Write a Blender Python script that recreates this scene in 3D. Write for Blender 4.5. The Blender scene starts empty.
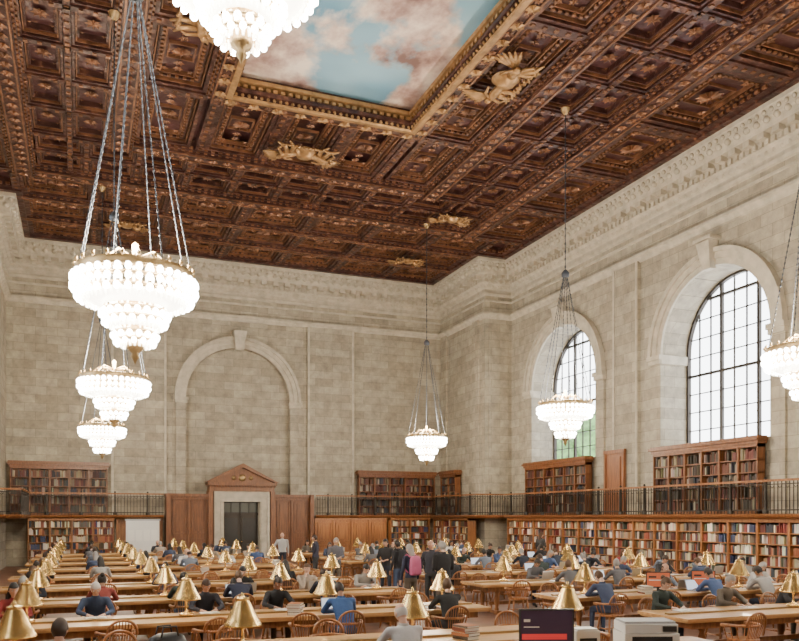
import bpy, math, random
import numpy as np
from mathutils import Vector, Matrix
random.seed(7)
R=random.random
SC=bpy.context.scene.collection
pi=math.pi
XR,XP,YE,YP,XLP,XL=21.4,19.8,43.0,37.4,-3.3,-5.0
CZ=15.8; Y0=-2.0; GZ=2.5

# ---------------------------------------------------------------- mesh builder
class MB:
    def __init__(s): s.v=[];s.f=[];s.m=[];s.s=[];s.c=[]
    def add(s,vs,fs,mat=0,sm=False,M=None,col=None):
        o=len(s.v)
        if M is not None: vs=[M@Vector(p) for p in vs]
        s.v.extend([tuple(p) for p in vs])
        for f in fs:
            s.f.append(tuple(i+o for i in f)); s.m.append(mat); s.s.append(sm); s.c.append(col)
    def box(s,x0,x1,y0,y1,z0,z1,mat=0,col=None,M=None):
        s.add([(x0,y0,z0),(x1,y0,z0),(x1,y1,z0),(x0,y1,z0),(x0,y0,z1),(x1,y0,z1),(x1,y1,z1),(x0,y1,z1)],
          [(3,2,1,0),(4,5,6,7),(0,1,5,4),(1,2,6,5),(2,3,7,6),(3,0,4,7)],mat,False,M,col)
    def tube(s,pts,rs,n=8,mat=0,sm=True,cap=True,M=None):
        pts=[Vector(p) for p in pts]
        if not hasattr(rs,'__len__'): rs=[rs]*len(pts)
        vs=[];fs=[]
        up=None
        for i,p in enumerate(pts):
            a=pts[max(i-1,0)];b=pts[min(i+1,len(pts)-1)]
            d=(b-a).normalized()
            if up is None:
                up=Vector((0,0,1)) if abs(d.z)<.9 else Vector((0,1,0))
            x=d.cross(up)
            if x.length<1e-4: x=d.cross(Vector((1,0,0)))
            x.normalize(); y=x.cross(d).normalized(); up=y
            for k in range(n):
                t=2*pi*k/n
                vs.append(p+x*math.cos(t)*rs[i]+y*math.sin(t)*rs[i])
        for i in range(len(pts)-1):
            for k in range(n):
                k2=(k+1)%n
                fs.append((i*n+k,i*n+k2,(i+1)*n+k2,(i+1)*n+k))
        if cap:
            fs.append(tuple(range(n-1,-1,-1))); fs.append(tuple((len(pts)-1)*n+k for k in range(n)))
        s.add(vs,fs,mat,sm,M)
    def lathe(s,prof,n=16,mat=0,sm=True,c=(0,0,0),M=None):
        vs=[];fs=[]
        for r,z in prof:
            for k in range(n):
                t=2*pi*k/n
                vs.append((c[0]+r*math.cos(t),c[1]+r*math.sin(t),c[2]+z))
        for i in range(len(prof)-1):
            for k in range(n):
                k2=(k+1)%n
                fs.append((i*n+k,i*n+k2,(i+1)*n+k2,(i+1)*n+k))
        s.add(vs,fs,mat,sm,M)
    def sph(s,c,r,nu=8,nv=6,mat=0,sm=True,M=None):
        if not hasattr(r,'__len__'): r=(r,r,r)
        vs=[(c[0],c[1],c[2]+r[2])]
        for i in range(1,nv):
            a=pi*i/nv
            for k in range(nu):
                t=2*pi*k/nu
                vs.append((c[0]+r[0]*math.sin(a)*math.cos(t),c[1]+r[1]*math.sin(a)*math.sin(t),c[2]+r[2]*math.cos(a)))
        vs.append((c[0],c[1],c[2]-r[2])); L=len(vs)-1
        fs=[(0,1+k,1+(k+1)%nu) for k in range(nu)]
        for i in range(nv-2):
            for k in range(nu):
                k2=(k+1)%nu
                fs.append((1+i*nu+k,1+(i+1)*nu+k,1+(i+1)*nu+k2,1+i*nu+k2))
        fs+=[(L,L-nu+(k+1)%nu,L-nu+k) for k in range(nu)]
        s.add(vs,fs,mat,sm,M)
    def addmesh(s,me,mat=0,M=None,mats=None):
        vs=[v.co.copy() for v in me.vertices]
        o=len(s.v)
        if M is not None: vs=[M@p for p in vs]
        s.v.extend([tuple(p) for p in vs])
        for i,p in enumerate(me.polygons):
            s.f.append(tuple(k+o for k in p.vertices)); s.m.append(mats[i] if mats else mat); s.s.append(True); s.c.append(None)
    def mesh(s,name,mats):
        me=bpy.data.meshes.new(name)
        me.from_pydata(s.v,[],s.f)
        me.polygons.foreach_set('material_index',s.m)
        me.polygons.foreach_set('use_smooth',s.s)
        if any(c is not None for c in s.c):
            a=me.attributes.new('Col','FLOAT_COLOR','FACE')
            d=[]
            for c in s.c:
                d.extend((*(c or (.5,.5,.5)),1))
            a.data.foreach_set('color',d)
        for m in mats: me.materials.append(m)
        me.update()
        return me
    def obj(s,name,mats,loc=(0,0,0),rz=0):
        return place(s.mesh(name,mats),name,loc,rz)
def place(me,name,loc=(0,0,0),rz=0,sc=1,color=None,parent=None):
    o=bpy.data.objects.new(name,me); SC.objects.link(o)
    o.location=loc; o.rotation_euler=(0,0,rz); o.scale=(sc,)*3
    if color: o.color=(*color,1)
    if parent: o.parent=parent
    return o

# ---------------------------------------------------------------- materials
def nm(name):
    m=bpy.data.materials.new(name); m.use_nodes=True
    nt=m.node_tree; b=nt.nodes['Principled BSDF']
    return m,nt,b
def simple(name,col,rough=.6,metal=0,emis=None,es=0,var=0,scale=5,bump=0,coat=0):
    m,nt,b=nm(name)
    b.inputs['Base Color'].default_value=(*col,1)
    b.inputs['Roughness'].default_value=rough
    b.inputs['Metallic'].default_value=metal
    if coat: b.inputs['Coat Weight'].default_value=coat
    if emis:
        b.inputs['Emission Color'].default_value=(*emis,1); b.inputs['Emission Strength'].default_value=es
    if var or bump:
        g=nt.nodes.new('ShaderNodeNewGeometry')
        n=nt.nodes.new('ShaderNodeTexNoise'); n.inputs['Scale'].default_value=scale; n.inputs['Detail'].default_value=5
        nt.links.new(g.outputs['Position'],n.inputs['Vector'])
        if var:
            r=nt.nodes.new('ShaderNodeValToRGB')
            r.color_ramp.elements[0].position=.3; r.color_ramp.elements[1].position=.7
            r.color_ramp.elements[0].color=(*[c*(1-var) for c in col],1)
            r.color_ramp.elements[1].color=(*[min(1,c*(1+var)) for c in col],1)
            nt.links.new(n.outputs['Fac'],r.inputs['Fac']); nt.links.new(r.outputs['Color'],b.inputs['Base Color'])
        if bump:
            bp=nt.nodes.new('ShaderNodeBump'); bp.inputs['Strength'].default_value=bump; bp.inputs['Distance'].default_value=.02
            nt.links.new(n.outputs['Fac'],bp.inputs['Height']); nt.links.new(bp.outputs['Normal'],b.inputs['Normal'])
    return m
def stone_mat(name,c1,c2,mortar):
    m,nt,b=nm(name); L=nt.links.new; N=nt.nodes.new
    g=N('ShaderNodeNewGeometry'); sx=N('ShaderNodeSeparateXYZ'); L(g.outputs['Position'],sx.inputs[0])
    ad=N('ShaderNodeMath'); ad.operation='ADD'; L(sx.outputs['X'],ad.inputs[0]); L(sx.outputs['Y'],ad.inputs[1])
    cb=N('ShaderNodeCombineXYZ'); L(ad.outputs[0],cb.inputs['X']); L(sx.outputs['Z'],cb.inputs['Y'])
    br=N('ShaderNodeTexBrick'); L(cb.outputs[0],br.inputs['Vector'])
    br.inputs['Scale'].default_value=1; br.inputs['Brick Width'].default_value=1.0; br.inputs['Row Height'].default_value=.42
    br.inputs['Mortar Size'].default_value=.009; br.inputs['Mortar Smooth'].default_value=.5
    br.inputs['Color1'].default_value=(*c1,1); br.inputs['Color2'].default_value=(*c2,1); br.inputs['Mortar'].default_value=(*mortar,1)
    n=N('ShaderNodeTexNoise'); n.inputs['Scale'].default_value=2.2; n.inputs['Detail'].default_value=9; n.inputs['Roughness'].default_value=.7
    L(g.outputs['Position'],n.inputs['Vector'])
    r=N('ShaderNodeValToRGB'); r.color_ramp.elements[0].position=.3;r.color_ramp.elements[1].position=.72
    r.color_ramp.elements[0].color=(.58,.58,.60,1); r.color_ramp.elements[1].color=(1.14,1.12,1.06,1)
    L(n.outputs['Fac'],r.inputs['Fac'])
    mx=N('ShaderNodeMix'); mx.data_type='RGBA'; mx.blend_type='MULTIPLY'; mx.inputs[0].default_value=1
    L(br.outputs['Color'],mx.inputs[6]); L(r.outputs['Color'],mx.inputs[7]); L(mx.outputs[2],b.inputs['Base Color'])
    b.inputs['Roughness'].default_value=.85
    return m
def relief(name,dark,mid,gold,scale,metal=.15,rough=.4,thr=.45):
    m,nt,b=nm(name); L=nt.links.new; N=nt.nodes.new
    g=N('ShaderNodeNewGeometry')
    v=N('ShaderNodeTexVoronoi'); v.inputs['Scale'].default_value=scale; v.feature='SMOOTH_F1'
    n0=N('ShaderNodeTexNoise'); n0.inputs['Scale'].default_value=scale*1.3; n0.inputs['Detail'].default_value=3
    L(g.outputs['Position'],n0.inputs['Vector'])
    mv=N('ShaderNodeMix'); mv.data_type='RGBA'; mv.blend_type='ADD'; mv.inputs[0].default_value=.35
    L(g.outputs['Position'],mv.inputs[6]); L(n0.outputs['Color'],mv.inputs[7]); L(mv.outputs[2],v.inputs['Vector'])
    r=N('ShaderNodeValToRGB'); e=r.color_ramp.elements
    e[0].position=.1; e[0].color=(*gold,1); e[1].position=thr+.2; e[1].color=(*dark,1)
    x=e.new(thr-.1); x.color=(*mid,1)
    L(v.outputs['Distance'],r.inputs['Fac'])
    n=N('ShaderNodeTexNoise'); n.inputs['Scale'].default_value=.5; n.inputs['Detail'].default_value=4; L(g.outputs['Position'],n.inputs['Vector'])
    r2=N('ShaderNodeValToRGB'); r2.color_ramp.elements[0].color=(.65,.55,.6,1); r2.color_ramp.elements[1].color=(1.3,1.25,1.25,1)
    r2.color_ramp.elements[0].position=.3; r2.color_ramp.elements[1].position=.7
    L(n.outputs['Fac'],r2.inputs['Fac'])
    mx=N('ShaderNodeMix'); mx.data_type='RGBA'; mx.blend_type='MULTIPLY'; mx.inputs[0].default_value=1
    L(r.outputs['Color'],mx.inputs[6]); L(r2.outputs['Color'],mx.inputs[7]); L(mx.outputs[2],b.inputs['Base Color'])
    bp=N('ShaderNodeBump'); bp.inputs['Strength'].default_value=.9; bp.inputs['Distance'].default_value=.06; bp.invert=True
    L(v.outputs['Distance'],bp.inputs['Height']); L(bp.outputs['Normal'],b.inputs['Normal'])
    b.inputs['Metallic'].default_value=metal; b.inputs['Roughness'].default_value=rough
    return m
def wood(name,c1,c2,scale=3,rough=.4,axis=0,coat=0):
    m,nt,b=nm(name); L=nt.links.new; N=nt.nodes.new
    g=N('ShaderNodeTexCoord'); mp=N('ShaderNodeMapping'); L(g.outputs['Object'],mp.inputs[0])
    sc=[8,8,8]; sc[axis]=.8; mp.inputs['Scale'].default_value=sc
    n=N('ShaderNodeTexNoise'); n.inputs['Scale'].default_value=scale; n.inputs['Detail'].default_value=4; L(mp.outputs[0],n.inputs['Vector'])
    r=N('ShaderNodeValToRGB'); r.color_ramp.elements[0].position=.35; r.color_ramp.elements[1].position=.65
    r.color_ramp.elements[0].color=(*c1,1); r.color_ramp.elements[1].color=(*c2,1)
    L(n.outputs['Fac'],r.inputs['Fac']); L(r.outputs['Color'],b.inputs['Base Color'])
    b.inputs['Roughness'].default_value=rough
    b.inputs['Coat Weight'].default_value=coat
    return m
STONE=stone_mat('limestone_blocks',(.345,.31,.245),(.46,.42,.335),(.22,.195,.155))
TRIM=simple('carved_limestone',(.455,.415,.335),.8,var=.18,scale=3,bump=.2)
CW=relief('ceiling_walnut_relief',(.034,.013,.011),(.070,.028,.021),(.15,.072,.042),3.4)
CP=relief('ceiling_panel_red',(.062,.022,.022),(.078,.034,.036),(.20,.11,.07),2.4,thr=.3)
CG=simple('ceiling_gilding',(.19,.088,.045),.40,.35,var=.55,scale=2.5,bump=.4)
CGB=simple('angel_gilding',(.36,.21,.09),.4,.5,var=.35,scale=4,bump=.3)
WD=wood('oak_case_wood',(.19,.07,.022),(.32,.135,.043),2,.4,2)
WDD=wood('dark_oak',(.12,.043,.016),(.22,.085,.03),2,.4,2)
TW=wood('table_oak',(.54,.29,.11),(.72,.44,.19),1.5,.30,0,.3)
CHW=wood('chair_oak',(.27,.105,.032),(.42,.18,.06),3,.35,2,.2)
BRASS=simple('polished_brass',(.72,.50,.19),.26,.85,var=.15,scale=8)
BRD=simple('aged_brass',(.36,.25,.12),.4,.8)
IRON=simple('bronze_iron',(.045,.038,.032),.5,.6)
CHAIN=simple('steel_chain',(.055,.065,.085),.5,.4)
BULB=simple('lamp_bulb',(1,1,1),.5,emis=(1,.93,.80),es=40)
LBULB=simple('desk_lamp_bulb',(1,1,1),.5,emis=(1,.85,.6),es=45)
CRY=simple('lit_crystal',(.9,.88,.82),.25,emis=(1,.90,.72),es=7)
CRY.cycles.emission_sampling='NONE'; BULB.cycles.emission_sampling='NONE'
FLOOR=simple('red_tile_floor',(.20,.10,.065),.5,var=.3,scale=2)
WHITE=simple('white_board',(.75,.75,.72),.6)
PAPER=simple('paper',(.82,.81,.77),.8)
PLW=simple('white_plastic',(.72,.71,.68),.45)
PLB=simple('black_plastic',(.02,.02,.022),.4)
ALU=simple('aluminium_shell',(.40,.41,.43),.35,.6)
SCRR=simple('monitor_screen_orange',(.25,.06,.03),.3,emis=(.75,.18,.07),es=.5)
SCRD=simple('monitor_screen_dark',(.03,.03,.05),.25,emis=(.06,.02,.035),es=.4)
SCRX=simple('monitor_screen_red',(.3,.03,.03),.25,emis=(.8,.05,.05),es=.6)
SCRB=simple('laptop_screen',(.3,.35,.4),.3,emis=(.65,.75,.9),es=1.0)
for m in (SCRR,SCRD,SCRX,SCRB): m.cycles.emission_sampling='NONE'
DARK=simple('dark_opening',(.012,.012,.012),.3)
LEAF=simple('tree_leaves',(.10,.20,.06),.8,var=.5,scale=2)
BARK=simple('tree_bark',(.12,.09,.06),.9)
BOOK,nt,b=nm('book_spines'); a=nt.nodes.new('ShaderNodeAttribute'); a.attribute_name='Col'; nt.links.new(a.outputs['Color'],b.inputs['Base Color']); b.inputs['Roughness'].default_value=.65
GL,nt,b=nm('window_glass'); nt.nodes.remove(b)
t=nt.nodes.new('ShaderNodeBsdfTransparent'); g=nt.nodes.new('ShaderNodeBsdfGlossy'); g.inputs['Roughness'].default_value=.05
mx=nt.nodes.new('ShaderNodeMixShader'); mx.inputs[0].default_value=.05; out=nt.nodes['Material Output']
nt.links.new(t.outputs[0],mx.inputs[1]); nt.links.new(g.outputs[0],mx.inputs[2]); nt.links.new(mx.outputs[0],out.inputs[0])
# painted sky mural
PAINT,nt,b=nm('sky_mural'); L=nt.links.new; N=nt.nodes.new
g=N('ShaderNodeNewGeometry'); mp=N('ShaderNodeMapping'); mp.inputs['Scale'].default_value=(1,.75,1); mp.inputs['Location'].default_value=(5.1,3.4,0); L(g.outputs['Position'],mp.inputs[0])
n1=N('ShaderNodeTexNoise'); n1.inputs['Scale'].default_value=.30; n1.inputs['Detail'].default_value=9; n1.inputs['Roughness'].default_value=.52; n1.inputs['Distortion'].default_value=.15; L(mp.outputs[0],n1.inputs['Vector'])
r1=N('ShaderNodeValToRGB'); e=r1.color_ramp.elements
e[0].position=.475; e[0].color=(0,0,0,1); e[1].position=.53; e[1].color=(1,1,1,1)
L(n1.outputs['Fac'],r1.inputs['Fac'])
n2=N('ShaderNodeTexNoise'); n2.inputs['Scale'].default_value=.7; n2.inputs['Detail'].default_value=9; n2.inputs['Roughness'].default_value=.58; L(mp.outputs[0],n2.inputs['Vector'])
r2=N('ShaderNodeValToRGB'); e=r2.color_ramp.elements
e[0].position=.36; e[0].color=(.20,.12,.11,1); e[1].position=.64; e[1].color=(.90,.80,.68,1)
for p,c in ((.45,(.40,.27,.24)),(.54,(.64,.50,.43))):
    x=e.new(p); x.color=(*c,1)
L(n2.outputs['Fac'],r2.inputs['Fac'])
n3=N('ShaderNodeTexNoise'); n3.inputs['Scale'].default_value=.3; L(g.outputs['Position'],n3.inputs['Vector'])
r3=N('ShaderNodeValToRGB'); e=r3.color_ramp.elements
e[0].position=.35; e[0].color=(.14,.32,.47,1); e[1].position=.65; e[1].color=(.32,.54,.66,1); L(n3.outputs['Fac'],r3.inputs['Fac'])
mx=N('ShaderNodeMix'); mx.data_type='RGBA'; L(r1.outputs['Color'],mx.inputs[0]); L(r3.outputs['Color'],mx.inputs[6]); L(r2.outputs['Color'],mx.inputs[7])
L(mx.outputs[2],b.inputs['Base Color']); b.inputs['Roughness'].default_value=.9

# ---------------------------------------------------------------- frames
def FR(u,v,w): return (XR-w,u,v)
def FP(u,v,w): return (XP-w,u,v)
def FS(u,v,w): return (u,YP-w,v)
def FE(u,v,w): return (u,YE-w,v)
def FL(u,v,w): return (XL+w,u,v)
def lbox(mb,F,u0,u1,v0,v1,w0,w1,mat=0,col=None):
    p=[F(u0,v0,w0),F(u1,v0,w0),F(u1,v1,w0),F(u0,v1,w0),F(u0,v0,w1),F(u1,v0,w1),F(u1,v1,w1),F(u0,v1,w1)]
    mb.add(p,[(3,2,1,0),(4,5,6,7),(0,1,5,4),(1,2,6,5),(2,3,7,6),(3,0,4,7)],mat,False,None,col)
def lq(mb,F,a,b_,c,d,mat=0): mb.add([F(*a),F(*b_),F(*c),F(*d)],[(0,1,2,3)],mat)
def bay(mb,F,u0,u1,z1,c,a,sill,spr,depth):
    N=24
    lq(mb,F,(u0,0,0),(c-a,0,0),(c-a,z1,0),(u0,z1,0)); lq(mb,F,(c+a,0,0),(u1,0,0),(u1,z1,0),(c+a,z1,0))
    lq(mb,F,(c-a,0,0),(c+a,0,0),(c+a,sill,0),(c-a,sill,0))
    arc=[(c-a*math.cos(pi*i/N),spr+a*math.sin(pi*i/N)) for i in range(N+1)]
    for i in range(N):
        p,q=arc[i],arc[i+1]
        lq(mb,F,(p[0],p[1],0),(q[0],q[1],0),(q[0],z1,0),(p[0],z1,0))
        lq(mb,F,(p[0],p[1],0),(q[0],q[1],0),(q[0],q[1],-depth),(p[0],p[1],-depth))
    for s_ in (-1,1): lq(mb,F,(c+s_*a,sill,0),(c+s_*a,spr,0),(c+s_*a,spr,-depth),(c+s_*a,sill,-depth))
    lq(mb,F,(c-a,sill,0),(c+a,sill,0),(c+a,sill,-depth),(c-a,sill,-depth))
def band(mb,F,c,spr,r0,r1,w0,w1,mat=0,N=28):
    for i in range(N):
        t0,t1=pi*i/N,pi*(i+1)/N
        P=lambda r,t,w:F(c-r*math.cos(t),spr+r*math.sin(t),w)
        mb.add([P(r0,t0,w1),P(r1,t0,w1),P(r1,t1,w1),P(r0,t1,w1),P(r0,t0,w0),P(r1,t0,w0),P(r1,t1,w0),P(r0,t1,w0)],
               [(0,1,2,3),(0,3,7,4),(1,5,6,2)],mat)
def offs(path):
    P=[Vector(p) for p in path]; n=len(P); nr=[]
    for i in range(n-1):
        d=(P[i+1]-P[i]).normalized(); nr.append(Vector((-d.y,d.x)))
    return P,nr,[nr[0]]+[nr[i-1]+nr[i] for i in range(1,n-1)]+[nr[-1]]
def sweep(mb,path,prof,mat=0):
    P,nr,off=offs(path); n=len(P)
    vs=[];fs=[];k=len(prof)
    for i in range(n):
        for d,z in prof:
            q=P[i]+off[i]*d; vs.append((q.x,q.y,z))
    for i in range(n-1):
        for j in range(k-1): fs.append((i*k+j,(i+1)*k+j,(i+1)*k+j+1,i*k+j+1))
    mb.add(vs,fs,mat)
def along(path,d,step):
    P,nr,off=offs(path)
    for i in range(len(P)-1):
        a=P[i]+off[i]*d; b2=P[i+1]+off[i+1]*d; D=b2-a; ln=D.length
        if ln<1e-3: continue
        D.normalize(); c=max(1,int(round(ln/step)))
        for j in range(c): yield a+D*((j+.5)*ln/c),D,nr[i]
def obox(mb,p,D,N_,hw,d0,d1,z0,z1,mat=0):
    vs=[]
    for z in (z0,z1):
        for s_,d in ((-1,d0),(1,d0),(1,d1),(-1,d1)):
            q=p+D*hw*s_+N_*d; vs.append((q.x,q.y,z))
    mb.add(vs,[(3,2,1,0),(4,5,6,7),(0,1,5,4),(1,2,6,5),(2,3,7,6),(3,0,4,7)],mat)

ROOM=[(XR,Y0),(XR,YP),(XP,YP),(XP,YE),(XLP,YE),(XLP,YP),(XL,YP),(XL,Y0)]
mb=MB(); mb.box(XL-.3,XR+.3,Y0-4,YE+.3,-.1,0); mb.obj('floor',[FLOOR])
# ---------------------------------------------------------------- walls
WC=[3.4,13.1,22.8,32.5]; HW=2.7; SILL=5.1; SPR=8.8; DEP=1.35
for nmw,F in (('wall_right',FR),('wall_left',FL)):
    mb=MB()
    for c in WC: bay(mb,F,c-4.85,c+4.85,16.4,c,HW,SILL,SPR,DEP)
    lq(mb,F,(-6,0,0),(-1.45,0,0),(-1.45,16.4,0),(-6,16.4,0))
    lq(mb,F,(37.35,0,0),(YE,0,0),(YE,16.4,0),(37.35,16.4,0))
    for i in range(5):
        c=WC[0]-4.85+9.7*i
        if c>37: continue
        lbox(mb,F,c-.8,c+.8,GZ+.01,12.9,0,.14)
        lbox(mb,F,c-.9,c+.9,GZ+.01,3.0,0,.2)
        for s_ in (-1,1):
            a=sorted((c+s_*.8,c+s_*.7)); lbox(mb,F,a[0],a[1],3.0,12.9,.14,.19,1)
    for c in WC:
        for s_ in (-1,1):
            a=sorted((c+s_*HW,c+s_*(HW+.6)))
            lbox(mb,F,a[0],a[1],GZ+.01,SPR-.35,0,.1)
            lbox(mb,F,a[0]-.04,a[1]+.04,SPR-.35,SPR-.18,0,.18,1)
            lbox(mb,F,a[0]-.08,a[1]+.08,SPR-.18,SPR,0,.24,1)
            b0=c+s_*HW; b1=b0-s_*.07
            lbox(mb,F,min(b0,b1),max(b0,b1),SPR-.35,SPR,-DEP+.1,.1,1)
        band(mb,F,c,SPR,HW,HW+.22,0,.10,1); band(mb,F,c,SPR,HW+.22,HW+.45,0,.16,1); band(mb,F,c,SPR,HW+.45,HW+.62,0,.24,1)
        vs=[]
        for (v,w,h) in ((SPR+HW-.12,.05,.2),(SPR+HW-.12,.32,.2),(SPR+HW+.4,.42,.26),(SPR+HW+.85,.5,.32),(SPR+HW+.9,.05,.32)):
            vs+= [F(c-h,v,w),F(c+h,v,w)]
        mb.add(vs,[(0,1,3,2),(2,3,5,4),(4,5,7,6),(6,7,9,8),(0,2,4,6,8),(1,9,7,5,3)],1)
        lbox(mb,F,c-.42,c+.42,SPR+HW+.88,SPR+HW+1.0,0,.55,1)
    mb.obj(nmw,[STONE,TRIM])
mb=MB(); mb.box(XL-.3,XR+.3,Y0-4.2,Y0-4,0,16.9); mb.obj('wall_near',[STONE])
mb=MB()
AX=7.93; AR=2.78; ASP=8.65
bay(mb,FE,XLP-.5,XP+.5,16.4,AX,AR,2.5,ASP,.3)
lq(mb,FE,(AX-AR,2.4,-.3),(AX+AR,2.4,-.3),(AX+AR,12,-.3),(AX-AR,12,-.3))
band(mb,FE,AX,ASP,AR,AR+.2,0,.12,1); band(mb,FE,AX,ASP,AR+.2,AR+.42,0,.2,1); band(mb,FE,AX,ASP,AR+.42,AR+.58,0,.3,1)
for s_ in (-1,1):
    a=sorted((AX+s_*AR,AX+s_*(AR+.5)))
    lbox(mb,FE,a[0],a[1],3.4,ASP-.3,0,.14,0)
    lbox(mb,FE,a[0]-.05,a[1]+.08,ASP-.3,ASP-.15,0,.22,1); lbox(mb,FE,a[0]-.08,a[1]+.12,ASP-.15,ASP,0,.3,1)
    a=sorted((AX+s_*3.75,AX+s_*6.45))
    lbox(mb,FE,a[0],a[1],GZ+.01,12.9,0,.13)
    lbox(mb,FE,a[0]+.0,a[0]+.12,GZ+.01,12.9,.13,.18,1); lbox(mb,FE,a[1]-.12,a[1],GZ+.01,12.9,.13,.18,1)
vs=[]
for (v,w,h) in ((ASP+AR-.15,.05,.22),(ASP+AR-.15,.35,.22),(ASP+AR+.5,.5,.28),(ASP+AR+.85,.55,.34),(ASP+AR+.9,.05,.34)):
    vs+= [FE(AX-h,v,w),FE(AX+h,v,w)]
mb.add(vs,[(0,1,3,2),(2,3,5,4),(4,5,7,6),(6,7,9,8),(0,2,4,6,8),(1,9,7,5,3)],1)
mb.obj('wall_end',[STONE,TRIM])
mb=MB(); mb.box(XP,XR+.2,YP,YE+.1,0,16.4)
lbox(mb,FP,38.0,38.7,GZ+.01,12.9,0,.1); lbox(mb,FP,42.0,42.7,GZ+.01,12.9,0,.1)
lbox(mb,FS,XP+.2,XR-.2,3.0,12.6,0,.06)
mb.obj('wall_right_pavilion',[STONE])
mb=MB(); mb.box(XL-.2,XLP,YP,YE+.1,0,16.4); mb.obj('wall_left_pavilion',[STONE])
mb=MB()
sweep(mb,ROOM,[(0,14.05),(.1,14.08),(.12,14.2),(.05,14.24),(.05,14.38),(.16,14.45),(.2,14.6),(.3,14.66),(.3,14.95),(.36,15.0),(.62,15.04),(.66,15.28),(.74,15.34),(.78,15.55),(.86,15.62),(.86,15.82),(0,15.82)])
for p,D,n in along(ROOM,.3,.27): obox(mb,p,D,n,.075,-.02,.1,14.68,14.86)
for p,D,n in along(ROOM,.3,.62): obox(mb,p,D,n,.14,0,.31,14.84,15.04)
for p,D,n in along(ROOM,.13,.32): mb.sph((p.x,p.y,14.52),(.09,.09,.1),6,4)
for p,D,n in along(ROOM,.70,.42): mb.sph((p.x,p.y,15.30),(.13,.13,.12),6,4)
for p,D,n in along(ROOM,.80,.3): mb.sph((p.x,p.y,15.50),(.08,.08,.09),6,4)
mb.obj('trim_cornice',[TRIM])
mb=MB()
sweep(mb,ROOM,[(0,12.85),(.08,12.88),(.12,13.0),(.22,13.06),(.22,13.16),(.1,13.2),(0,13.22)])
sweep(mb,ROOM,[(0,13.75),(.06,13.77),(.06,13.85),(0,13.87)])
mb.obj('trim_string_course',[TRIM])

# ---------------------------------------------------------------- windows
win_i=0
for F in (FR,FL):
    for c in WC:
        win_i+=1
        mb=MB(); W=-DEP+.06
        def top(u):
            d=abs(u-c); return SPR+math.sqrt(max(0,HW*HW-d*d))
        for k in range(1,9):
            u=c-HW+2*HW*k/9
            th=.055 if k in (3,6) else .02
            lbox(mb,F,u-th,u+th,SILL,top(u),W-.06,W+(.06 if th>.05 else .0))
        v=SILL+.72; k=1
        while v<SPR+HW-.1:
            h=HW if v<SPR else math.sqrt(max(0,HW*HW-(v-SPR)**2))
            th=.045 if k%4==0 else .018
            lbox(mb,F,c-h,c+h,v-th,v+th,W-.06,W+(.05 if th>.04 else .0)); v+=.72;k+=1
        band(mb,F,c,SPR,HW-.09,HW,W-.06,W+.1); 
        for s_ in (-1,1):
            a=sorted((c+s_*HW,c+s_*(HW-.09))); lbox(mb,F,a[0],a[1],SILL,SPR,W-.06,W+.1)
        lbox(mb,F,c-HW,c+HW,SILL,SILL+.12,W-.06,W+.1)
        N=24; arc=[F(c-HW*math.cos(pi*i/N),SPR+HW*math.sin(pi*i/N),W-.03) for i in range(N+1)]
        mb.add([F(c-HW,SILL,W-.03)]+arc+[F(c+HW,SILL,W-.03)],[tuple(range(N+3))],1)
        mb.obj('window_%d'%win_i,[IRON,GL])

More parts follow.
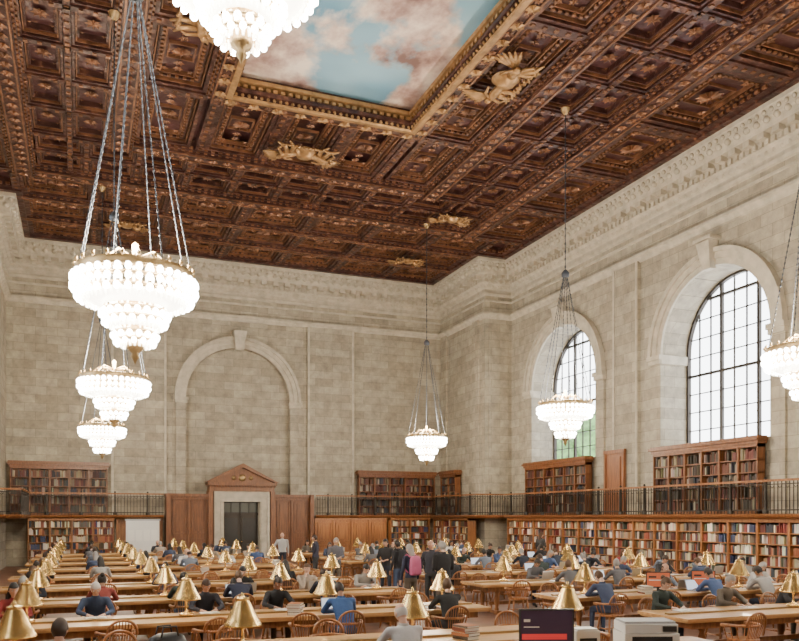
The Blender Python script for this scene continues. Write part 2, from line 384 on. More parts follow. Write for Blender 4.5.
# ---------------------------------------------------------------- ceiling
mb=MB()
CT=16.45
def ring(x0,x1,y0,y1,t,z0,z1,mat):
    mb.box(x0,x1,y0,y0+t,z0,z1,mat); mb.box(x0,x1,y1-t,y1,z0,z1,mat)
    mb.box(x0,x0+t,y0+t,y1-t,z0,z1,mat); mb.box(x1-t,x1,y0+t,y1-t,z0,z1,mat)
def flower(x,y,z,r,mat=2,n=8):
    vs=[(x,y,z-.45*r)];fs=[]
    for k in range(2*n):
        t=pi*k/n; rr=r if k%2==0 else r*.5; zz=z-.28*r if k%2==0 else z
        vs.append((x+rr*math.cos(t),y+rr*math.sin(t),zz))
    for k in range(2*n): fs.append((0,1+k,1+(k+1)%(2*n)))
    mb.add(vs,fs,mat)
    mb.sph((x,y,z-.35*r),r*.2,6,4,mat)
def coffer(x0,x1,y0,y1,big=False):
    w=min(x1-x0,y1-y0)
    if w<.35: return
    ring(x0,x1,y0,y1,w*.07,15.98,CT,0)
    i=w*.09; ring(x0+i,x1-i,y0+i,y1-i,.035,16.08,CT,2)
    i=w*.13; ring(x0+i,x1-i,y0+i,y1-i,w*.05,16.2,CT,0)
    cx,cy=(x0+x1)/2,(y0+y1)/2
    if big:
        flower(cx,cy,16.36,w*.17,2,12)
        ring(cx-w*.21,cx+w*.21,cy-w*.21,cy+w*.21,.04,16.3,CT,2)
        i=w*.22; ring(x0+i,x1-i,y0+i,y1-i,.05,16.25,CT,2)
        for (ax,ay,bx,by) in ((x0+w*.19,y0+w*.19,x1-w*.19,y0+w*.19),(x0+w*.19,y1-w*.19,x1-w*.19,y1-w*.19),(x0+w*.19,y0+w*.19,x0+w*.19,y1-w*.19),(x1-w*.19,y0+w*.19,x1-w*.19,y1-w*.19)):
            ln=math.hypot(bx-ax,by-ay); c=int(ln/.2)
            for k in range(c):
                t=(k+.5)/c; X,Y=ax+(bx-ax)*t,ay+(by-ay)*t; mb.box(X-.05,X+.05,Y-.05,Y+.05,16.16,16.24,2)
        for sx in (-1,1):
            for sy in (-1,1): flower(cx+sx*((x1-x0)/2-w*.29),cy+sy*((y1-y0)/2-w*.29),16.38,w*.07,2,5)
        L=max(x1-x0,y1-y0)
        if L>1.3*w:
            for s_ in (-1,1):
                for q in (.2,.3):
                    if x1-x0>y1-y0: flower(cx+s_*L*q,cy,16.38,w*.09,2,6)
                    else: flower(cx,cy+s_*L*q,16.38,w*.09,2,6)
    else:
        flower(cx,cy,16.36,w*.22)
        for sx in (-1,1):
            for sy in (-1,1): flower(cx+sx*((x1-x0)/2-w*.24),cy+sy*((y1-y0)/2-w*.24),16.4,w*.06,2,4)
def beam(x0,x1,y0,y1,zb=15.72):
    lx=x1-x0>y1-y0; w=(y1-y0) if lx else (x1-x0)
    mb.box(x0,x1,y0,y1,zb+.16,CT,0)
    i=w*.14
    if lx: mb.box(x0,x1,y0+i,y1-i,zb,zb+.18,0)
    else: mb.box(x0+i,x1-i,y0,y1,zb,zb+.18,0)
    ln=(x1-x0) if lx else (y1-y0); c=int(ln/.26)
    for k in range(c):
        q=(k+.5)*ln/c
        for s_ in (0,1):
            if lx:
                yy=(y0-.06,y0+.02) if s_==0 else (y1-.02,y1+.06)
                mb.box(x0+q-.07,x0+q+.07,yy[0],yy[1],zb+.2,zb+.34,2)
                yb=y0+i*.5 if s_==0 else y1-i*.5
                mb.box(x0+q-.06,x0+q+.06,yb-.03,yb+.03,zb+.09,zb+.17,2)
            else:
                xx=(x0-.06,x0+.02) if s_==0 else (x1-.02,x1+.06)
                mb.box(xx[0],xx[1],y0+q-.07,y0+q+.07,zb+.2,zb+.34,2)
                xb=x0+i*.5 if s_==0 else x1-i*.5
                mb.box(xb-.03,xb+.03,y0+q-.06,y0+q+.06,zb+.09,zb+.17,2)
    for s_ in (-1,1):
        if lx:
            yc=(y0+y1)/2+s_*(w*.5-i-.05); mb.box(x0,x1,yc-.025,yc+.025,zb-.04,zb+.01,2)
        else:
            xc=(x0+x1)/2+s_*(w*.5-i-.05); mb.box(xc-.025,xc+.025,y0,y1,zb-.04,zb+.01,2)
    c=int(ln/.5)
    for k in range(c):
        q=(k+.5)*ln/c
        if lx: flower(x0+q,(y0+y1)/2,zb,min(.2,w*.25),2,6)
        else: flower((x0+x1)/2,y0+q,zb,min(.2,w*.25),2,6)
def rib(x0,x1,y0,y1): 
    mb.box(x0,x1,y0,y1,15.9,CT,0)
    lx=x1-x0>y1-y0; ln=max(x1-x0,y1-y0); c=max(1,int(ln/.35))
    for k in range(c):
        q=(k+.5)*ln/c
        if lx: X,Y=x0+q,(y0+y1)/2
        else: X,Y=(x0+x1)/2,y0+q
        mb.box(X-.06,X+.06,Y-.06,Y+.06,15.85,15.9,2)
PX0,PX1,PY1,PY0=4.4,10.7,25.5,1.5
for (x0,x1,y0,y1) in ((XL-.3,PX0,-6.2,YE+.3),(PX1,XR+.3,-6.2,YE+.3),(PX0,PX1,PY1,YE+.3),(PX0,PX1,-6.2,PY0)):
    mb.box(x0,x1,y0,y1,CT,CT+.5,1)
A=(1.4,13.6,30.4); B=(-2.0,17.2,34.0)
YB=-6
def framebeam(x0,x1,y1,w):
    beam(x0-w,x0,YB,y1+w); beam(x1,x1+w,YB,y1+w); beam(x0,x1,y1,y1+w)
framebeam(PX0,PX1,PY1,.6)
# layered gilded moulding around the mural opening
MUR=[(PX0,PY0),(PX0,PY1),(PX1,PY1),(PX1,PY0)]
sweep(mb,MUR,[(.10,15.66),(-.08,15.64),(-.12,15.70),(-.06,15.74)],3)
sweep(mb,MUR,[(.05,15.80),(-.16,15.86),(-.16,15.98),(-.05,16.02)],0)
sweep(mb,MUR,[(.0,16.10),(-.22,16.16),(-.24,16.26),(.0,16.3)],3)
for p,D,n_ in along(MUR,-.12,.24): obox(mb,p,D,n_,.07,-.06,.04,16.0,16.1,3)
for p,D,n_ in along(MUR,-.10,.2): mb.sph((p.x,p.y,15.78),(.06,.06,.06),6,4,3)
for p,D,n_ in along(MUR,.30,.8): flower(p.x,p.y,15.70,.22,3,7)
framebeam(A[0]+.4,A[1]-.4,A[2]-.4,.85)
framebeam(B[0]+.4,B[1]-.4,B[2]-.4,.85)
beam(PX0,PX1,PY0-.6,PY0)
ax0,ax1=PX1+.6,A[1]-.4; lx0,lx1=A[0]+.4,PX0-.6
n=7; y0=1.0; step=(PY1+.6-y0)/n
for k in range(n):
    ya=y0+k*step; yb=ya+step
    for (p,q) in ((ax0,ax1),(lx0,lx1)):
        rib(p,q,yb-.14,yb+.14); coffer(p+.05,q-.05,ya+.16,yb-.16,True)
fy0,fy1=PY1+.6,A[2]-.4
for (p,q) in ((ax0,ax1),(lx0,lx1)): coffer(p+.05,q-.05,fy0+.16,fy1-.05,True)
n=3
for k in range(n+1): 
    x=PX0-.3+ (PX1-PX0+.6)*k/n; rib(x-.16,x+.16,fy0,fy1)
for k in range(n):
    xa=PX0-.3+(PX1-PX0+.6)*k/n+.17; xb=PX0-.3+(PX1-PX0+.6)*(k+1)/n-.17
    coffer(xa,xb,fy0+.03,fy1-.03,True)
bx0,bx1=A[1]+.45,B[1]-.4; mx0,mx1=B[0]+.4,A[0]-.45
n=16; y0=-1.0; step=(A[2]+.4-y0)/n
for (p,q) in ((bx0,bx1),(mx0,mx1)):
    m_=(p+q)/2; rib(m_-.1,m_+.1,-1,B[2]-.4)
    for k in range(n):
        ya=y0+k*step; yb=ya+step; rib(p,q,yb-.1,yb+.1)
        coffer(p+.03,m_-.12,ya+.12,yb-.12); coffer(m_+.12,q-.03,ya+.12,yb-.12)
gy0,gy1=A[2]+.45,B[2]-.4; gm=(gy0+gy1)/2
n=10; xs0,xs1=mx0,bx1; step=(xs1-xs0)/n
rib(xs0,xs1,gm-.1,gm+.1)
for k in range(n):
    xa=xs0+k*step; xb=xa+step
    if k<n-1: rib(xb-.1,xb+.1,gy0,gy1)
    coffer(xa+.12,xb-.12,gy0+.03,gm-.12); coffer(xa+.12,xb-.12,gm+.12,gy1-.03)
cx0,cx1=B[1]+.45,XR-.9; dx0,dx1=XL+.9,B[0]-.45
n=9; y0=-1.5; step=(B[2]+.45-y0)/n
for (p,q) in ((cx0,cx1),(dx0,dx1)):
    for k in range(n):
        ya=y0+k*step; yb=ya+step; rib(p,q,yb-.2,yb+.2); coffer(p+.05,q-.05,ya+.22,yb-.22,True)
hy0,hy1=B[2]+.45,YE-.9
rows=3; st=(hy1-hy0)/rows
n=7; sx=(XP-.9-(XLP+.9))/n
for j in range(rows):
    if j: beam(XL+.5,XR-.5,hy0+j*st-.25,hy0+j*st+.25,15.82)
    for k in range(n):
        xa=XLP+.9+k*sx; xb=xa+sx
        coffer(xa+.17,xb-.17,hy0+j*st+.28,hy0+(j+1)*st-.28,True)
for k in range(n+1):
    x=XLP+.9+k*sx; rib(x-.15,x+.15,hy0,hy1)
sweep(mb,ROOM,[(.8,15.79),(1.1,15.79),(1.1,15.9),(1.3,15.95),(1.3,CT)],0)
for p,D,n_ in along(ROOM,1.3,.3): obox(mb,p,D,n_,.08,-.02,.08,16.0,16.15,2)
inmur=lambda x,y: PX0-.01<=x<=PX1+.01 and PY0<=y<=PY1+.01
mb.v=[(x,y,15.72+(z-15.72)*.66) if (15.72<z<=CT+.001 and not inmur(x,y)) else (x,y,z) for x,y,z in mb.v]
mb.obj('ceiling',[CW,CP,CG,CGB])
mb=MB(); mb.box(PX0-.3,PX1+.3,PY0-.3,PY1+.3,CT+.0,CT+.15)
mb.obj('ceiling_sky_mural',[PAINT])
def cartouche(name,x,y,rz,k_=1):
    mb=MB()
    mb.lathe([(0,-.35),(.3,-.3),(.42,-.12),(.5,-.05),(.5,.0)],14,0)
    for s_ in (-1,1):
        mb.tube([(s_*.3,0,-.1),(s_*.75,.1,-.28),(s_*1.0,.05,-.3)],[.16,.17,.1],8)
        mb.sph((s_*1.02,.16,-.38),.12,8,6)
        mb.tube([(s_*.95,.1,-.3),(s_*.7,.4,-.3),(s_*.4,.45,-.22)],[.07,.06,.04],6)
        mb.tube([(s_*.95,0,-.3),(s_*1.15,-.35,-.25),(s_*1.0,-.55,-.2)],[.07,.055,.035],6)
        mb.tube([(s_*.75,-.05,-.2),(s_*.9,-.5,-.2),(s_*1.25,-.7,-.15)],[.12,.09,.04],6)
        mb.tube([(s_*.6,.0,-.15),(s_*.55,-.5,-.15),(s_*.8,-.85,-.1)],[.12,.09,.04],6)
        for k in range(6):
            t=.25+k*.2
            mb.tube([(s_*.85,.1,-.2),(s_*(.85+.55*math.cos(t)),.1+.75*math.sin(t),-.12),(s_*(.85+.8*math.cos(t)),.1+1.05*math.sin(t),-.1)],[.04,.09,.02],5)
        for k in range(5):
            mb.tube([(s_*.2*k,-.55,-.1),(s_*(.2*k+.15),-.62-.05*(k%2),-.22),(s_*(.2*k+.28),-.55,-.1)],[.05,.07,.04],5)
    o=mb.obj(name,[CGB],(x,y,15.69),rz); o.scale=(.9*k_,.9*k_,.7*k_); return o
cartouche('gilded_angel_cartouche',12.0,21.3,pi/2)
cartouche('gilded_angel_cartouche',7.6,28.3,0)
cartouche('gilded_angel_cartouche',3.0,21.3,-pi/2)
for (x,y,r) in ((15.8,38.3,0),(2,38.3,0),(15.4,32.2,0)): cartouche('gilded_angel_cartouche',x,y,r,.72)

# ---------------------------------------------------------------- bookcases
def bookcol():
    p=random.choice([(.16,.03,.025),(.09,.025,.02),(.22,.06,.03),(.44,.36,.25),(.6,.54,.43),(.52,.45,.34),(.03,.035,.05),(.05,.06,.04),(.12,.08,.05),(.32,.19,.09),(.04,.05,.11),(.66,.62,.54),(.16,.13,.11),(.36,.14,.06)])
    k=.7+.6*R(); return tuple(min(1,c*k) for c in p)
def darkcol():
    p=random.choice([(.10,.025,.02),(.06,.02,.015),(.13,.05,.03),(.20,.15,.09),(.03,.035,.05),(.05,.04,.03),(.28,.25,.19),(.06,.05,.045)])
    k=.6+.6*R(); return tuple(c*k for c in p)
def bookcase(F,u0,u1,w0,w1,z0,z1,ns,name='bookcase',crown=True,bw=1.0,colf=bookcol,fill=.93,dark=False):
    mb=MB(); bk=MB()
    lbox(mb,F,u0,u1,z0,z1,w0,w0+.03)
    nb=max(1,int(round((u1-u0)/bw))); L=(u1-u0)/nb
    for k in range(nb+1):
        u=u0+k*L; lbox(mb,F,max(u0,u-.04),min(u1,u+.04),z0,z1,w0,w1)
    lbox(mb,F,u0,u1,z0,z0+.12,w0,w1)
    H=(z1-.08-z0-.12)/ns
    for j in range(1,ns+1): lbox(mb,F,u0,u1,z0+.12+j*H-.035,z0+.12+j*H,w0,w1-.02)
    lbox(mb,F,u0,u1,z1-.1,z1,w0,w1+.02)
    if crown:
        lbox(mb,F,u0-.06,u1+.06,z1,z1+.1,w0,w1+.06); lbox(mb,F,u0-.12,u1+.12,z1+.1,z1+.2,w0,w1+.14); lbox(mb,F,u0-.08,u1+.08,z1+.2,z1+.26,w0,w1+.08)
    for j in range(ns):
        zb=z0+.12+j*H
        for k in range(nb):
            u=u0+k*L+.05; e=u0+(k+1)*L-.05
            base=colf(); 
            while u<e-.03:
                if R()>fill: u+=.05+.1*R(); continue
                t=.028+.045*R(); 
                if u+t>e: break
                if R()<.45: base=colf()
                c=tuple(x*(.85+.3*R()) for x in base)
                h=H*(.62+.28*R())
                lbox(bk,F,u,u+t*.93,zb+.001,zb+h,w0+.05,w1-.05-.04*R(),0,c); u+=t
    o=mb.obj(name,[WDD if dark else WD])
    b_=bk.obj('books',[BOOK]); b_.parent=o
    return o
bookcase(FR,6.0,36.2,.45,.95,0,2.33,6,'bookcase_run',False,1.25)
bookcase(FP,37.5,41.9,.45,.95,0,2.33,6,'bookcase_run',False,1.1)
bookcase(FE,XLP+1.0,1.6,.45,.95,0,2.33,6,'bookcase_run',False,1.1)
bookcase(FL,6.0,36.2,.45,.95,0,2.33,6,'bookcase_run',False,1.25)
for c in WC[1:]:
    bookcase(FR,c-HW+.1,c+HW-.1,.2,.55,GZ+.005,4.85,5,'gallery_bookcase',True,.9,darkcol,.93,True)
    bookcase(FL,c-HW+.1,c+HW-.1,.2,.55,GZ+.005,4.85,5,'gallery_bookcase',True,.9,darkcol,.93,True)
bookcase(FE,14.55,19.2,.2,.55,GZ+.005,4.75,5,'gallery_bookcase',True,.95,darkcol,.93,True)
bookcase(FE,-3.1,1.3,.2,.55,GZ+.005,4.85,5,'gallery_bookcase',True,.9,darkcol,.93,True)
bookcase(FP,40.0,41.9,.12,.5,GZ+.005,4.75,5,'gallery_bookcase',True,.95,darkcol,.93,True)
for pth in ([(XR,Y0),(XR,YP),(XP,YP),(XP,YE),(11.9,YE)],[(3.95,YE),(XLP,YE),(XLP,YP),(XL,YP),(XL,Y0)]):
    mb=MB()
    sweep(mb,pth,[(.005,GZ),(1.12,GZ),(1.16,GZ-.03),(1.12,GZ-.1),(1.04,GZ-.13),(1.0,GZ-.16),(.005,GZ-.16)],0)
    for p,D,n in along(pth,1.06,.15): obox(mb,p,D,n,.011,-.011,.011,GZ,GZ+1.05,1)
    for p,D,n in along(pth,1.06,1.5):
        obox(mb,p,D,n,.035,-.035,.035,GZ,GZ+1.07,1); mb.sph((p.x,p.y,GZ+1.13),.05,6,4,1)
        mb.lathe([(.09,0),(.1,.12),(.06,.16)],8,1,True,(p.x,p.y,GZ))
    for p,D,n in along(pth,1.06,.3):
        mb.tube([(p.x+D.x*-.09,p.y+D.y*-.09,GZ+.9),(p.x,p.y,GZ+.82),(p.x+D.x*.09,p.y+D.y*.09,GZ+.9)],.012,4,1,False,False)
    sweep(mb,pth,[(1.02,GZ+1.02),(1.02,GZ+1.09),(1.11,GZ+1.09),(1.11,GZ+1.02),(1.02,GZ+1.02)],0)
    sweep(mb,pth,[(1.045,GZ+.1),(1.045,GZ+.14),(1.075,GZ+.14),(1.075,GZ+.1),(1.045,GZ+.1)],1)
    sweep(mb,pth,[(1.045,GZ+.92),(1.045,GZ+.95),(1.075,GZ+.95),(1.075,GZ+.92),(1.045,GZ+.92)],1)
    mb.obj('gallery_balcony',[WD,IRON])
def panelrun(F,u0,u1,z1,w,name,n,mat=WD,base=.005):
    mb=MB(); lbox(mb,F,u0,u1,0,z1,base,w)
    L=(u1-u0)/n
    for k in range(n):
        a=u0+k*L+.12; b2=u0+(k+1)*L-.12
        lbox(mb,F,u0+k*L-.05,u0+k*L+.05,0,z1,w,w+.09)
        for (v0,v1) in ((.25,z1*.38),(z1*.44,z1-.22)):
            lbox(mb,F,a,b2,v0,v0+.06,w,w+.06); lbox(mb,F,a,b2,v1-.06,v1,w,w+.06)
            lbox(mb,F,a,a+.06,v0,v1,w,w+.06); lbox(mb,F,b2-.06,b2,v0,v1,w,w+.06)
            lbox(mb,F,a+.16,b2-.16,v0+.16,v1-.16,w,w+.04)
    lbox(mb,F,u0,u1,z1-.1,z1,w,w+.08); lbox(mb,F,u0,u1,0,.18,w,w+.08)
    return mb.obj(name,[mat])
panelrun(FE,12.0,16.2,2.33,.55,'trim_panelling_end_right',4)
bookcase(FE,16.3,18.7,.45,.95,0,2.33,6,'bookcase_run',False,1.2)
panelrun(FE,1.75,3.95,2.33,.55,'trim_panelling_end_left',2,WD)
for s_ in (-1,1):
    a=sorted((AX+s_*1.75,AX+s_*3.65))
    panelrun(FE,a[0],a[1],3.45,.75,'trim_panelling_door',2,WDD)
mb=MB()
for s_ in (-1,1):
    a=sorted((AX+s_*3.65,AX+s_*3.85)); lbox(mb,FE,a[0],a[1],0,3.6,.0,1.1)
    a=sorted((AX+s_*1.7,AX+s_*3.9)); lbox(mb,FE,a[0],a[1],3.45,3.6,.0,.95); lbox(mb,FE,a[0],a[1],3.3,3.36,.7,.86)
mb.obj('trim_door_wainscot_cap',[WDD])
mb=MB()
for s_ in (-1,1):
    a=sorted((AX+s_*.95,AX+s_*1.45)); lbox(mb,FE,a[0],a[1],0,3.25,.2,.95,0)
    a=sorted((AX+s_*1.0,AX+s_*1.12)); lbox(mb,FE,a[0],a[1],0,3.2,.95,1.0,0)
    a=sorted((AX+s_*1.32,AX+s_*1.45)); lbox(mb,FE,a[0],a[1],0,3.6,.95,1.02,0)
lbox(mb,FE,AX-1.45,AX+1.45,3.2,3.75,.2,.96,0); lbox(mb,FE,AX-1.05,AX+1.05,3.2,3.3,.96,1.0,0)
lbox(mb,FE,AX-1.7,AX+1.7,3.75,4.05,.2,1.05,1)
lbox(mb,FE,AX-1.8,AX+1.8,4.05,4.2,.2,1.22,1)
for k in range(24): lbox(mb,FE,AX-1.68+k*.146,AX-1.60+k*.146,3.96,4.05,1.05,1.13,1)
def prism(u_v,w0,w1,mat):
    n=len(u_v); vs=[FE(u,v,w0) for u,v in u_v]+[FE(u,v,w1) for u,v in u_v]
    mb.add(vs,[tuple(range(n)),tuple(range(2*n-1,n-1,-1))]+[(i,(i+1)%n,n+(i+1)%n,n+i) for i in range(n)],mat)
prism([(AX-1.7,4.2),(AX+1.7,4.2),(AX,5.0)],.2,1.0,1)
prism([(AX-1.9,4.2),(AX-1.7,4.2),(AX,4.98),(AX,5.2)],.2,1.25,1)
prism([(AX+1.9,4.2),(AX+1.7,4.2),(AX,4.98),(AX,5.2)],.2,1.25,1)
for (u,r) in ((AX,.2),(AX-.45,.12),(AX+.45,.12)): mb.sph(FE(u,4.45,1.0),(r,.1,r),10,6,2)
for s_ in (-1,1):
    a=sorted((AX+s_*1.5,AX+s_*1.75)); lbox(mb,FE,a[0],a[1],0,3.75,.2,1.0,1)
mb.obj('doorcase',[TRIM,WDD,BRD])
mb=MB()
lbox(mb,FE,AX-.95,AX+.95,0,3.2,.2,.3,0)
for s_ in (0,1):
    a=AX-.93+s_*.94; lbox(mb,FE,a,a+.92,0,2.5,.3,.37,1)
    for (v0,v1) in ((.2,1.0),(1.15,2.35)): 
        lbox(mb,FE,a+.12,a+.8,v0,v1,.37,.39,0); lbox(mb,FE,a+.12,a+.8,v0,v0+.03,.39,.4,1)
    mb.sph(FE(AX+(-.08 if s_==0 else .08),1.1,.42),.04,6,4,2)
lbox(mb,FE,AX-.95,AX+.95,2.5,2.62,.28,.42,1)
for k in range(1,4): lbox(mb,FE,AX-.95+k*.475-.015,AX-.95+k*.475+.015,2.62,3.2,.3,.36,1)
lbox(mb,FE,AX-.9,AX+.9,2.66,3.16,.29,.31,3)
mb.obj('door_1',[DARK,IRON,BRASS,simple('transom_glass',(.09,.10,.09),.15)])
mb=MB(); c=28.2
lbox(mb,FR,c-.62,c+.62,GZ+.005,5.15,.21,.27); lbox(mb,FR,c-.7,c+.7,5.1,5.25,.21,.33)
for s_ in (-1,1): lbox(mb,FR,c+s_*.62-.06,c+s_*.62+.06,GZ+.005,5.15,.21,.33)
for (v0,v1) in ((2.7,3.5),(3.65,4.95)): lbox(mb,FR,c-.42,c+.42,v0,v1,.27,.31)
mb.sph(FR(c+.4,3.6,.35),.04,6,4)
mb.obj('door_2',[wood('gallery_door_oak',(.17,.06,.022),(.28,.105,.035),2,.4,2)])
mb=MB(); mb.box(2.15,3.75,42.10,42.16,.55,2.25,0); 
for k in range(4): mb.box(2.25+k*.37,2.55+k*.37,42.08,42.105,1.2,1.75,1)
mb.box(2.1,3.8,42.08,42.14,2.22,2.3,2); mb.box(2.1,3.8,42.08,42.14,.5,.57,2)
for x in (2.15,3.7): mb.box(x,x+.05,41.95,42.25,0,.6,2)
mb.obj('white_notice_board',[WHITE,PAPER,ALU])

# ---------------------------------------------------------------- chandeliers
def chandelier(rod):
    mb=MB()
    mb.lathe([(.80,.16),(.84,.10),(.86,.14),(.84,.2),(.86,.25),(.82,.26),(.80,.2),(.80,.16)],36,0)
    for k in range(24):
        t=2*pi*k/24; x,y=.84*math.cos(t),.84*math.sin(t)
        mb.tube([(x,y,.24),(x*1.03,y*1.03,.29),(x*1.0,y*1.0,.33)],[.022,.03,.01],5,0)
    def tier(r,z,nb,br,drop):
        mb.lathe([(r-.02,z+.05),(r+.02,z+.01),(r,z-.02),(r-.03,z)],28,0)
        for k in range(nb):
            t=2*pi*(k+.5)/nb; mb.sph((r*math.cos(t)*1.03,r*math.sin(t)*1.03,z-br*.7),(br,br,br*1.15),7,5,1)
        m=int(nb*1.5)
        for k in range(m):
            t=2*pi*k/m; x,y=(r-.06)*math.cos(t),(r-.06)*math.sin(t)
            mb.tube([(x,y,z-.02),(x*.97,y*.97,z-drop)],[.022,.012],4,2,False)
    tier(.86,.12,38,.050,.2); tier(.86,-.01,38,.050,.2); tier(.80,-.14,34,.050,.14)
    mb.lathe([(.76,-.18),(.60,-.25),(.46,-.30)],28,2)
    tier(.47,-.38,22,.048,.16); tier(.43,-.50,20,.046,.13)
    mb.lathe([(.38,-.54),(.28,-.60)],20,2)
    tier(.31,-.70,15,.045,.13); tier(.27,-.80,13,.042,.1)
    mb.lathe([(.0,.7),(.05,.66),(.04,.3),(.09,.2),(.05,.1),(.05,-.5),(.14,-.86),(.12,-.92),(.05,-.98),(.07,-1.03),(.03,-1.08),(0,-1.15)],12,0)
    for k in range(8):
        t=2*pi*k/8; c_,s_=math.cos(t),math.sin(t)
        mb.tube([(.05*c_,.05*s_,.45),(.35*c_,.35*s_,.5),(.65*c_,.65*s_,.25),(.82*c_,.82*s_,.18)],[.02,.02,.02,.02],5,0)
        t+=pi/8; c_,s_=math.cos(t),math.sin(t)
        P0=Vector((.84*c_,.84*s_,.25)); P1=Vector((.06*c_,.06*s_,4.4))
        mb.tube([P0,P1],.009,4,3,False)
        for j in range(1,34):
            q=P0.lerp(P1,j/34); mb.sph(q,(.017,.017,.036),5,4,3)
    mb.lathe([(.02,4.35),(.12,4.38),(.13,4.5),(.05,4.6)],10,3)
    mb.tube([(0,0,4.5),(0,0,rod)],.016,6,3)
    for j in range(int((rod-4.6)/.25)): mb.sph((0,0,4.7+j*.25),(.03,.03,.06),5,4,3)
    mb.lathe([(0,rod-.2),(.06,rod-.18),(.14,rod-.06),(.16,rod)],12,0)
    return mb.mesh('chandelier',[BRD,BULB,CRY,CHAIN])
CHZ=5.85; TZ=9.42
cm=chandelier(15.7-CHZ); cm2=chandelier(15.7-TZ)
chs=[(.78,12.7),(.85,22.4),(.85,34.4),(14.75,12.9),(14.7,22.2),(14.65,33.3)]
for x,y in chs: place(cm,'chandelier',(x,y,CHZ))
place(cm2,'chandelier',(1.95,10.4,TZ)).scale=(1.14,1.14,1)
allc=[(x,y,CHZ) for x,y in chs]+[(1.95,10.4,TZ),(14.7,2.5,CHZ)]
place(cm,'chandelier',(14.7,2.5,CHZ))
def plight(x,y,z,pw,col=(1,.84,.62),r=.45):
    l=bpy.data.lights.new('chandelier_glow','POINT'); l.energy=pw; l.color=col; l.shadow_soft_size=r
    o=bpy.data.objects.new('chandelier_light',l); SC.objects.link(o); o.location=(x,y,z); return o
for x,y,z in allc: plight(x,y,z+.75,1500)

# ---------------------------------------------------------------- furniture
TL=8.7; TWD=1.25
def table_mesh():
    mb=MB(); h=.76; x=TL/2; y=TWD/2
    mb.box(-x,x,-y,y,h-.045,h); mb.box(-x+.03,x-.03,-y+.03,y-.03,h-.075,h-.045)
    mb.box(-x+.2,x-.2,-y+.14,y-.14,h-.19,h-.075,1)
    for k in range(4):
        cx=-x+.5+k*(TL-1)/3
        for sy in (-1,1):
            mb.lathe([(.045,.08),(.06,.14),(.04,.18),(.065,.3),(.07,.4),(.04,.5),(.06,.54),(.06,.6)],10,1,True,(cx,sy*.38,0))
            mb.box(cx-.06,cx+.06,sy*.38-.06,sy*.38+.06,.0,.09,1)
        mb.box(cx-.07,cx+.07,-.5,.5,.03,.1,1); mb.box(cx-.05,cx+.05,-.45,.45,.57,.6,1)
    mb.box(-x+.5,x-.5,-.04,.04,.2,.28,1)
    mb.box(-x+.1,x-.1,-.05,.05,h,h+.03,2)
    return mb.mesh('reading_table',[TW,WD,BRD])
def lamp_mesh():
    mb=MB()
    mb.lathe([(0,.0),(.12,0),(.12,.02),(.09,.035),(.04,.05),(.025,.07),(.018,.1),(.016,.2),(.03,.22),(.016,.24),(.014,.34)],14,0)
    for k in range(4):
        t=pi/4+k*pi/2; mb.tube([(0,0,.3),(.06*math.cos(t),.06*math.sin(t),.36),(.10*math.cos(t),.10*math.sin(t),.45)],.006,4,0)
    mb.lathe([(.235,.255),(.24,.26),(.235,.275),(.20,.33),(.165,.40),(.13,.475),(.10,.54),(.085,.565),(.08,.58),(.09,.585),(.085,.6),(.04,.615),(.015,.62),(.02,.64),(.012,.66),(0,.665)],24,0)
    mb.lathe([(.23,.262),(.195,.33),(.16,.40),(.125,.475),(.095,.54)],20,2)
    mb.sph((0,0,.34),(.04,.04,.055),6,4,1)
    return mb.mesh('brass_table_lamp',[BRASS,LBULB,simple('shade_lining',(.85,.78,.62),.6)])
def chair_mesh():
    mb=MB()
    vs=[];n=20
    for z,s_ in ((.415,.92),(.43,1.0),(.455,1.0),(.465,.95)):
        for k in range(n):
            t=2*pi*k/n; c_,q=math.cos(t),math.sin(t)
            vs.append((.225*s_*abs(c_)**.7*(1 if c_>0 else -1),.22*s_*abs(q)**.7*(1 if q>0 else -1),z))
    fs=[(j*n+k,j*n+(k+1)%n,(j+1)*n+(k+1)%n,(j+1)*n+k) for j in range(3) for k in range(n)]+[tuple(range(n-1,-1,-1)),tuple(3*n+k for k in range(n))]
    mb.add(vs,fs,0)
    for sx in (-1,1):
        for sy in (-1,1):
            a=Vector((sx*.16,sy*.15,.42)); b2=Vector((sx*.21,sy*.21,0))
            mb.tube([a,a.lerp(b2,.25),a.lerp(b2,.5),a.lerp(b2,.75),b2],[.018,.024,.018,.024,.014],8)
        mb.tube([(sx*.19,-.18,.18),(sx*.19,.18,.18)],.012,6)
    mb.tube([(-.19,0,.18),(.19,0,.18)],.012,6)
    bow=[]
    for k in range(15):
        t=pi+pi*k/14
        bow.append((.27*math.cos(t),.05+.29*math.sin(t)*1.0,.68))
    bow=[(-.27,.2,.67)]+bow+[(.27,.2,.67)]
    mb.tube(bow,[.03]+[.024]*15+[.03],6)
    cr=[]
    for k in range(13):
        t=pi*k/12
        cr.append((.215*math.cos(t),-.235-.05*math.sin(t),.68+.21*math.sin(t)**.8))
    mb.tube(cr,.021,6)
    for k in range(-4,5):
        x=k*.042; th=math.sqrt(max(0,1-(x/.215)**2))
        mb.tube([(x*.8,-.17,.46),(x,-.22-.02,.68),(x*1.05,-.235-.05*th,.68+.21*th**.8)],.0075,5,0,True,False)
    for sx in (-1,1):
        for yy in (-.08,.04,.17):
            mb.tube([(sx*.2,yy*.9,.46),(sx*.262,yy,.67)],.009,5,0,True,False)
    return mb.mesh('wooden_armchair',[CHW])
